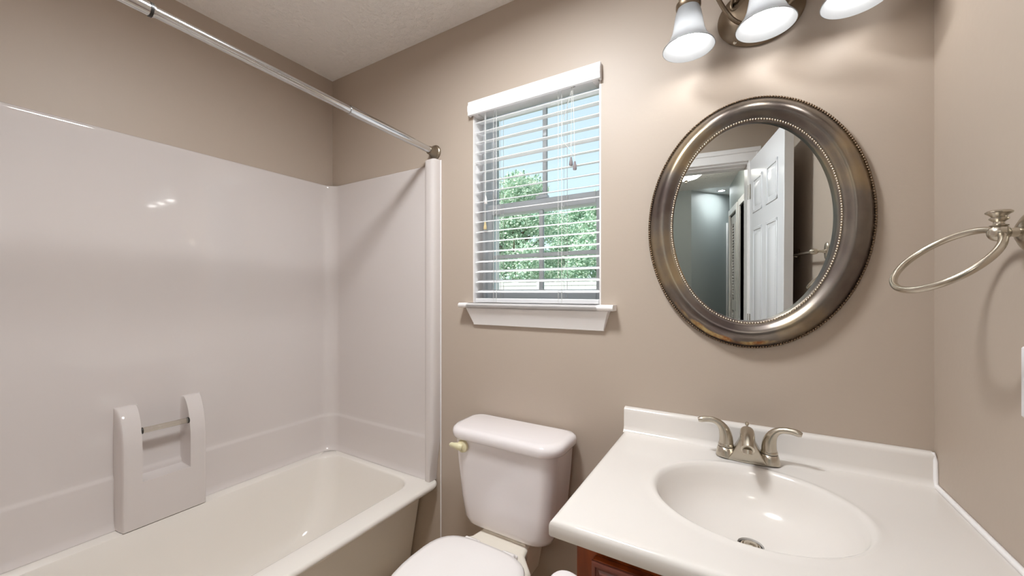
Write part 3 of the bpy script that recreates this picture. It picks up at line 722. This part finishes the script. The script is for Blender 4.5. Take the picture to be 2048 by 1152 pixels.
bm = NB(); lathe(bm, [(.0245, 0), (.0245, .0035), (.0205, .0035), (.0205, 0)], (ox, oy+.037, KT-.1285), n=28); obj('drain_gap', bm, M['dark'], dn)

# ------------------------------------------------------------------ faucet
fx, fyy, fz = .0175, 1.246, KT
fa = thing('faucet', 'brushed nickel two handle faucet behind the basin', 'faucet', (fx, fyy, fz))
bm = NB()
def st_(hw, hd, z): 
    out = []
    for i in range(48):
        a = 2*PI*i/48; c, s = math.cos(a), math.sin(a)
        out.append((fx+math.copysign(min(abs(c)*1.15, 1)**.9*(hw-hd), c)+c*hd, fyy+s*hd, z))
    return out
loft(bm, [st_(.0765, .0265, fz+.0005), st_(.0765, .0265, fz+.004), st_(.0745, .0250, fz+.010), st_(.073, .0235, fz+.013)], cap0=True, cap1=True)
for s in (-1, 1):
    lathe(bm, [(.0255, .004), (.0245, .012), (.0225, .022), (.0205, .028), (.0195, .030)], (fx+s*.051, fyy, fz), n=32)
# triangular skirt carrying the spout
loft(bm, [[(fx-.046, fyy-.0255, fz+.004), (fx+.046, fyy-.0255, fz+.004), (fx+.046, fyy+.024, fz+.004), (fx-.046, fyy+.024, fz+.004)],
          [(fx-.036, fyy-.0255, fz+.020), (fx+.036, fyy-.0255, fz+.020), (fx+.036, fyy+.022, fz+.020), (fx-.036, fyy+.022, fz+.020)],
          [(fx-.023, fyy-.029, fz+.048), (fx+.023, fyy-.029, fz+.048), (fx+.022, fyy+.018, fz+.048), (fx-.022, fyy+.018, fz+.048)],
          [(fx-.013, fyy-.022, fz+.074), (fx+.013, fyy-.022, fz+.074), (fx+.012, fyy+.010, fz+.074), (fx-.012, fyy+.010, fz+.074)]], cap0=True, cap1=True)
obj('base', bm, M['nickel'], fa, bevel=.003, seg=3, angle=50)
bm = NB()
sp = bez((fx, fyy+.004, fz+.060), (fx, fyy-.010, fz+.094), (fx, fyy-.060, fz+.090), (fx, fyy-.100, fz+.064), 14)
tube(bm, sp, [.012, .0150, .0165, .0172, .0175, .0175, .0175, .0175, .0173, .0170, .0168, .0165, .0163, .016, .0155], 24)
lathe(bm, [(.0115, .0), (.0115, .010), (.009, .011), (.009, .004)], (fx, fyy-.095, fz+.062), (0, -.35, -1), 24)
obj('spout', bm, M['nickel'], fa, angle=50)
bm = NB(); lathe(bm, [(.0022, 0), (.0022, .016), (.0045, .018), (.005, .022), (.003, .026), (0, .027)], (fx, fyy+.010, fz+.076), n=14); obj('lift_rod', bm, M['nickel'], fa)
for s in (-1, 1):
    hx = fx+s*.051
    bm = NB()
    lathe(bm, [(.0200, .0310), (.0200, .034), (.0185, .038)], (hx, fyy, fz), n=28)
    pts = bez((hx, fyy, fz+.033), (hx-s*.004, fyy, fz+.075), (hx+s*.012, fyy-.002, fz+.100), (hx+s*.040, fyy-.008, fz+.100), 10) + bez((hx+s*.040, fyy-.008, fz+.100), (hx+s*.052, fyy-.010, fz+.100), (hx+s*.058, fyy-.012, fz+.099), (hx+s*.070, fyy-.014, fz+.096), 5)[1:]
    tube(bm, pts, [.0185, .0178, .0168, .0155, .0140, .0122, .0106, .0094, .0086, .0082, .008, .008, .0082, .0084, .0082, .0055], 20)
    obj('handle', bm, M['nickel'], fa, angle=60)
    bm = NB(); lathe(bm, [(.0198, .0295), (.0198, .0312)], (hx, fyy, fz), n=28); obj('handle_gap', bm, M['dark'], fa)

# ------------------------------------------------------------------ toilet paper roll on the vanity side
tp = thing('toilet_paper_roll', 'white toilet paper roll hanging on vanity side', 'toilet paper', (c0-.066, .82, .552))
bm = NB(); lathe(bm, [(.020, -.052), (.050, -.052), (.0545, -.049), (.056, -.044), (.056, .044), (.0545, .049), (.050, .052), (.020, .052)], (c0-.066, .815, .552), (0, 1, 0), 48); obj('paper', bm, M['paper'], tp, angle=40)
bm = NB(); lathe(bm, [(.0205, -.0525), (.0205, .0525), (.019, .0525), (.019, -.0525)], (c0-.066, .815, .552), (0, 1, 0), 32); obj('tube_core', bm, M['card'], tp)
th = thing('toilet_paper_holder', 'nickel holder arm carrying the paper roll on vanity side', 'paper holder', (c0, .82, .552))
bm = NB(); tube(bm, [(c0-.066, .755, .552), (c0-.066, .875, .552)], .009, 16); obj('spindle', bm, M['nickel'], th)
for yy in (.752, .878):
    bm = NB(); lathe(bm, [(.016, .0005), (.016, .004), (.008, .008), (.007, .066), (.010, .070), (0, .076)], (c0, yy, .552), (-1, 0, 0), 20); obj('bracket', bm, M['nickel'], th)

# ------------------------------------------------------------------ oval mirror
mx, mz = .022, 1.4775
mi = thing('oval_mirror', 'oval wall mirror with wide aged silver frame and beaded edges', 'mirror', (mx, YB, mz))
A, Bv = .2805, .3650
prof = [(.0, .001, 0), (.0, .010, 0), (.006, .0125, 0), (.009, .0155, .2), (.012, .021, .35), (.018, .029, .35), (.025, .0365, .2), (.032, .0425, 0), (.039, .0455, 0), (.046, .0465, 0), (.052, .0450, 0), (.058, .0415, 0), (.063, .038, 0), (.067, .0355, 0), (.0705, .0345, 0), (.078, .0340, 0), (.0795, .032, 0), (.080, .0025, 0)]
bm = NB(); NN = 160; lay = bm.verts.layers.float.new('wear')
rings = []
for (i_, h, wv) in prof:
    a_, b_2 = A-i_, Bv-i_
    ring = []
    for k in range(NN):
        t = 2*PI*k/NN; v = bm.verts.new((mx+a_*math.cos(t), YB-h, mz+b_2*math.sin(t)))
        low = max(0, -math.sin(t+.28)); v[lay] = wv*(low**3)*1.9
        ring.append(v)
    rings.append(ring)
for r1, r2 in zip(rings, rings[1:]):
    for k in range(NN): bm.faces.new((r1[k], r1[(k+1) % NN], r2[(k+1) % NN], r2[k]))
obj('frame', bm, M['frame'], mi, angle=70)
def beads(name, inset, h, r, count, m):
    bm = NB(); a_, b_2 = A-inset, Bv-inset
    # equal arc spacing
    S = 2000; pts = [(a_*math.cos(2*PI*i/S), b_2*math.sin(2*PI*i/S)) for i in range(S+1)]
    ln = [0]
    for p_, q_ in zip(pts, pts[1:]): ln.append(ln[-1]+math.hypot(q_[0]-p_[0], q_[1]-p_[1]))
    j = 0
    for c in range(count):
        t = ln[-1]*c/count
        while ln[j+1] < t: j += 1
        ball(bm, (mx+pts[j][0], YB-h, mz+pts[j][1]), r, 8, 6)
    obj(name, bm, m, mi, angle=180)
beads('outer_beading', .0035, .0125, .0036, 285, M['bead_dark'])
beads('inner_beading', .0745, .0355, .0032, 230, M['bead'])
# the silvered glass sits slightly turned in its rebate
yaw, pit = math.radians(4.0), math.radians(1.0)
nrm = Vector((math.sin(yaw)*math.cos(pit), -math.cos(yaw)*math.cos(pit), -math.sin(pit)))
C0 = Vector((.022, 1.3085, mz))
def onplane(x, z): return C0.y + (nrm.x*(x-C0.x) + nrm.z*(z-C0.z))/(-nrm.y)
ga, gb = A-.0792, Bv-.0792
bm = NB()
f0 = [bm.verts.new((mx+ga*math.cos(2*PI*k/NN), onplane(mx+ga*math.cos(2*PI*k/NN), mz+gb*math.sin(2*PI*k/NN)), mz+gb*math.sin(2*PI*k/NN))) for k in range(NN)]
f1 = [bm.verts.new((v.co.x, v.co.y+.003, v.co.z)) for v in f0]
bm.faces.new(f0); bm.faces.new(f1[::-1])
for k in range(NN): bm.faces.new((f0[k], f0[(k+1) % NN], f1[(k+1) % NN], f1[k]))
obj('mirror_glass', bm, M['mirror'], mi, smooth=False)

# ------------------------------------------------------------------ vanity light
vl = thing('vanity_light', 'three lamp bronze bath light with white bell shades above mirror', 'wall light', (.05, YB, 2.08))
def ov(a_, b_2, h): return [(.050+a_*math.cos(2*PI*k/64), YB-h, 2.082+b_2*math.sin(2*PI*k/64)) for k in range(64)]
bm = NB(); loft(bm, [ov(.106, .088, .0005), ov(.108, .090, .006), ov(.104, .086, .012), ov(.098, .080, .014), ov(.092, .074, .020), ov(.080, .062, .030), ov(.055, .040, .038), ov(.02, .015, .041)], cap0=True, cap1=True)
obj('backplate', bm, M['bronze'], vl, angle=40)
bm = NB(); lathe(bm, [(.005, 0), (.005, .004), (0, .006)], (-.012, YB-.012, 2.012), (0, -1, 0), 12); obj('screw', bm, M['bead'], vl)
bulb_m = emit('bulb_glow', (1.0, .985, .96, 1), BULB_W/(4*PI*.03**2)/PI)
LX = (-.126, .058, .238); LY = YB-.128; ZM = 1.970
for i, lx in enumerate(LX):
    # bell shade
    pr = [(.026, .118), (.030, .112), (.034, .098), (.037, .080), (.040, .060), (.044, .042), (.051, .026), (.060, .012), (.0675, .003), (.069, .0),
          (.0675, -.0005), (.066, .003), (.0585, .0125), (.0495, .0265), (.0425, .0425), (.0385, .060), (.0355, .080), (.0325, .098), (.0285, .111), (.0245, .116)]
    bm = NB(); lathe(bm, pr, (lx, LY, ZM), n=48); obj('lamp_shade', bm, M['shade'], vl, angle=80)
    bm = NB(); lathe(bm, [(.030, .111), (.033, .116), (.033, .126), (.026, .134), (.024, .160), (.012, .168), (0, .170)], (lx, LY, ZM), n=28); lathe(bm, [(.016, .119), (.0165, .075), (.015, .070)], (lx, LY, ZM), n=20)
    obj('lamp_socket', bm, M['bronze'], vl)
    bm = NB(); lathe(bm, [(0, -.006), (.012, -.0035), (.022, .004), (.0285, .015), (.030, .026), (.0275, .040), (.021, .054), (.015, .066), (.0135, .076)], (lx, LY, ZM), n=28); obj('bulb', bm, bulb_m, vl)
    bm = NB()
    s = -1 if i == 0 else 1
    if i == 1:
        pts = bez((.050, YB-.036, 2.10), (.050, YB-.09, 2.06), (.058, LY+.01, 2.20), (lx, LY, ZM+.165), 14)
    else:
        pts = bez((.050+s*.035, YB-.030, 2.052), (.050+s*.075, YB-.06, 2.035), (lx-s*.07, LY+.01, 2.10), (lx-s*.045, LY, 2.165), 10)[:-1] + bez((lx-s*.045, LY, 2.165), (lx-s*.03, LY, 2.20), (lx, LY, 2.20), (lx, LY, ZM+.165), 8)
    tube(bm, pts, .0058, 12); obj('arm', bm, M['bronze'], vl)
for s in (-1, 1):
    bm = NB()
    pts = [(.050+s*(.060-.030*(k/20)*math.cos(k*.42)), YB-.034, 2.115+.030*(1-k/24)*math.sin(k*.42)) for k in range(18)]
    tube(bm, pts, [.0062-.00015*k for k in range(18)], 10)
    obj('scroll', bm, M['bronze'], vl)

# ------------------------------------------------------------------ towel ring
bx, by, bz = .3680, .955, 1.3731
tr = thing('towel_ring', 'brushed nickel towel ring swung out on right wall', 'towel ring', (XR, by, bz))
bm = NB(); lathe(bm, [(.030, .0005), (.031, .003), (.028, .006), (.030, .009), (.0255, .012), (.020, .014), (.017, .017), (.009, .019)], (XR, by, bz), (-1, 0, 0), 36); obj('rosette', bm, M['nickel'], tr)
bm = NB()
for k in range(40):
    t = 2*PI*k/40; ball(bm, (XR-.005, by+.0305*math.cos(t), bz+.0305*math.sin(t)), .0022, 8, 6)
obj('beading', bm, M['nickel'], tr)
bm = NB(); tube(bm, [(XR-.016, by, bz), (bx+.012, by, bz), (bx, by, bz)], [.0085, .0068, .0065], 18); ball(bm, (bx, by, bz), .0138, 24, 14); obj('arm', bm, M['nickel'], tr)
bm = NB(); lathe(bm, [(.005, .0085), (.0105, .0115), (.0108, .0128), (.0065, .0145), (.0062, .018), (.0088, .0205), (.0110, .0225), (.0112, .0245), (.0085, .026), (.0090, .0275), (.0118, .0305), (.0150, .0325), (.0155, .0345), (.0130, .0368), (.007, .0382), (0, .0385)], (bx, by, bz), n=32)
obj('finial', bm, M['nickel'], tr, angle=35)
d = Vector((-.774, .291, -.562)).normalized(); R = .0750; ee = Vector((-.048, -.912, -.407)).normalized()
cc = Vector((bx, by, bz)) + d*(R-.001)
bm = NB(); tube(bm, [cc + (d*math.cos(2*PI*k/96) + ee*math.sin(2*PI*k/96))*R for k in range(96)], .0058, 16, closed=True); obj('ring', bm, M['nickel'], tr)

# towel bar behind the door
ty0, ty1, tz, tx = .262, .648, 1.421, .362
tw = thing('towel_bar', 'short nickel towel bar with egg finials on wall behind open door', 'towel bar', (XR, (ty0+ty1)/2, tz))
for yy in (ty0, ty1):
    bm = NB(); 
    rr_ = [[(XR-h, yy+a_*math.cos(2*PI*k/32), tz+b_2*math.sin(2*PI*k/32)) for k in range(32)] for a_, b_2, h in ((.020, .036, .0005), (.021, .037, .004), (.018, .033, .008), (.010, .02, .010))]
    loft(bm, rr_, cap0=True, cap1=True); obj('rosette', bm, M['nickel'], tw)
    bm = NB(); lathe(bm, [(.0095, .008), (.0055, .022), (.0050, .034), (.0065, .04)], (XR, yy, tz), (-1, 0, 0), 20); ball(bm, (tx-.002, yy, tz), .0125, 20, 14, (1.35, 1, 1)); obj('finial_post', bm, M['nickel'], tw)
bm = NB(); tube(bm, [(tx, ty0, tz), (tx, ty1, tz)], .006, 16); obj('bar', bm, M['nickel'], tw)

# wall switch plate
sw = thing('switch_plate', 'white wall switch plate at the right edge below towel ring', 'switch plate', (XR, .945, 1.127))
bm = NB(); loft(bm, [[(XR-h, .945+q*(.036-e), 1.127+w*(.0585-e)) for q, w in ((-1, -1), (1, -1), (1, 1), (-1, 1))] for e, h in ((0, .0005), (0, .003), (.0015, .005), (.004, .006))], cap0=True, cap1=True); obj('cover', bm, M['plate'], sw, bevel=.002)
bm = NB(); prism(bm, [(XR-.006, 1.110), (XR-.0065, 1.110), (XR-.0155, 1.132), (XR-.0145, 1.138), (XR-.006, 1.140)], 'y', .940, .950); obj('toggle', bm, M['switch'], sw, bevel=.001)
for z in (1.097, 1.157):
    bm = NB(); lathe(bm, [(.0035, 0), (.003, .001), (0, .0013)], (XR-.006, .945, z), (-1, 0, 0), 12); obj('screw', bm, M['switch'], sw)
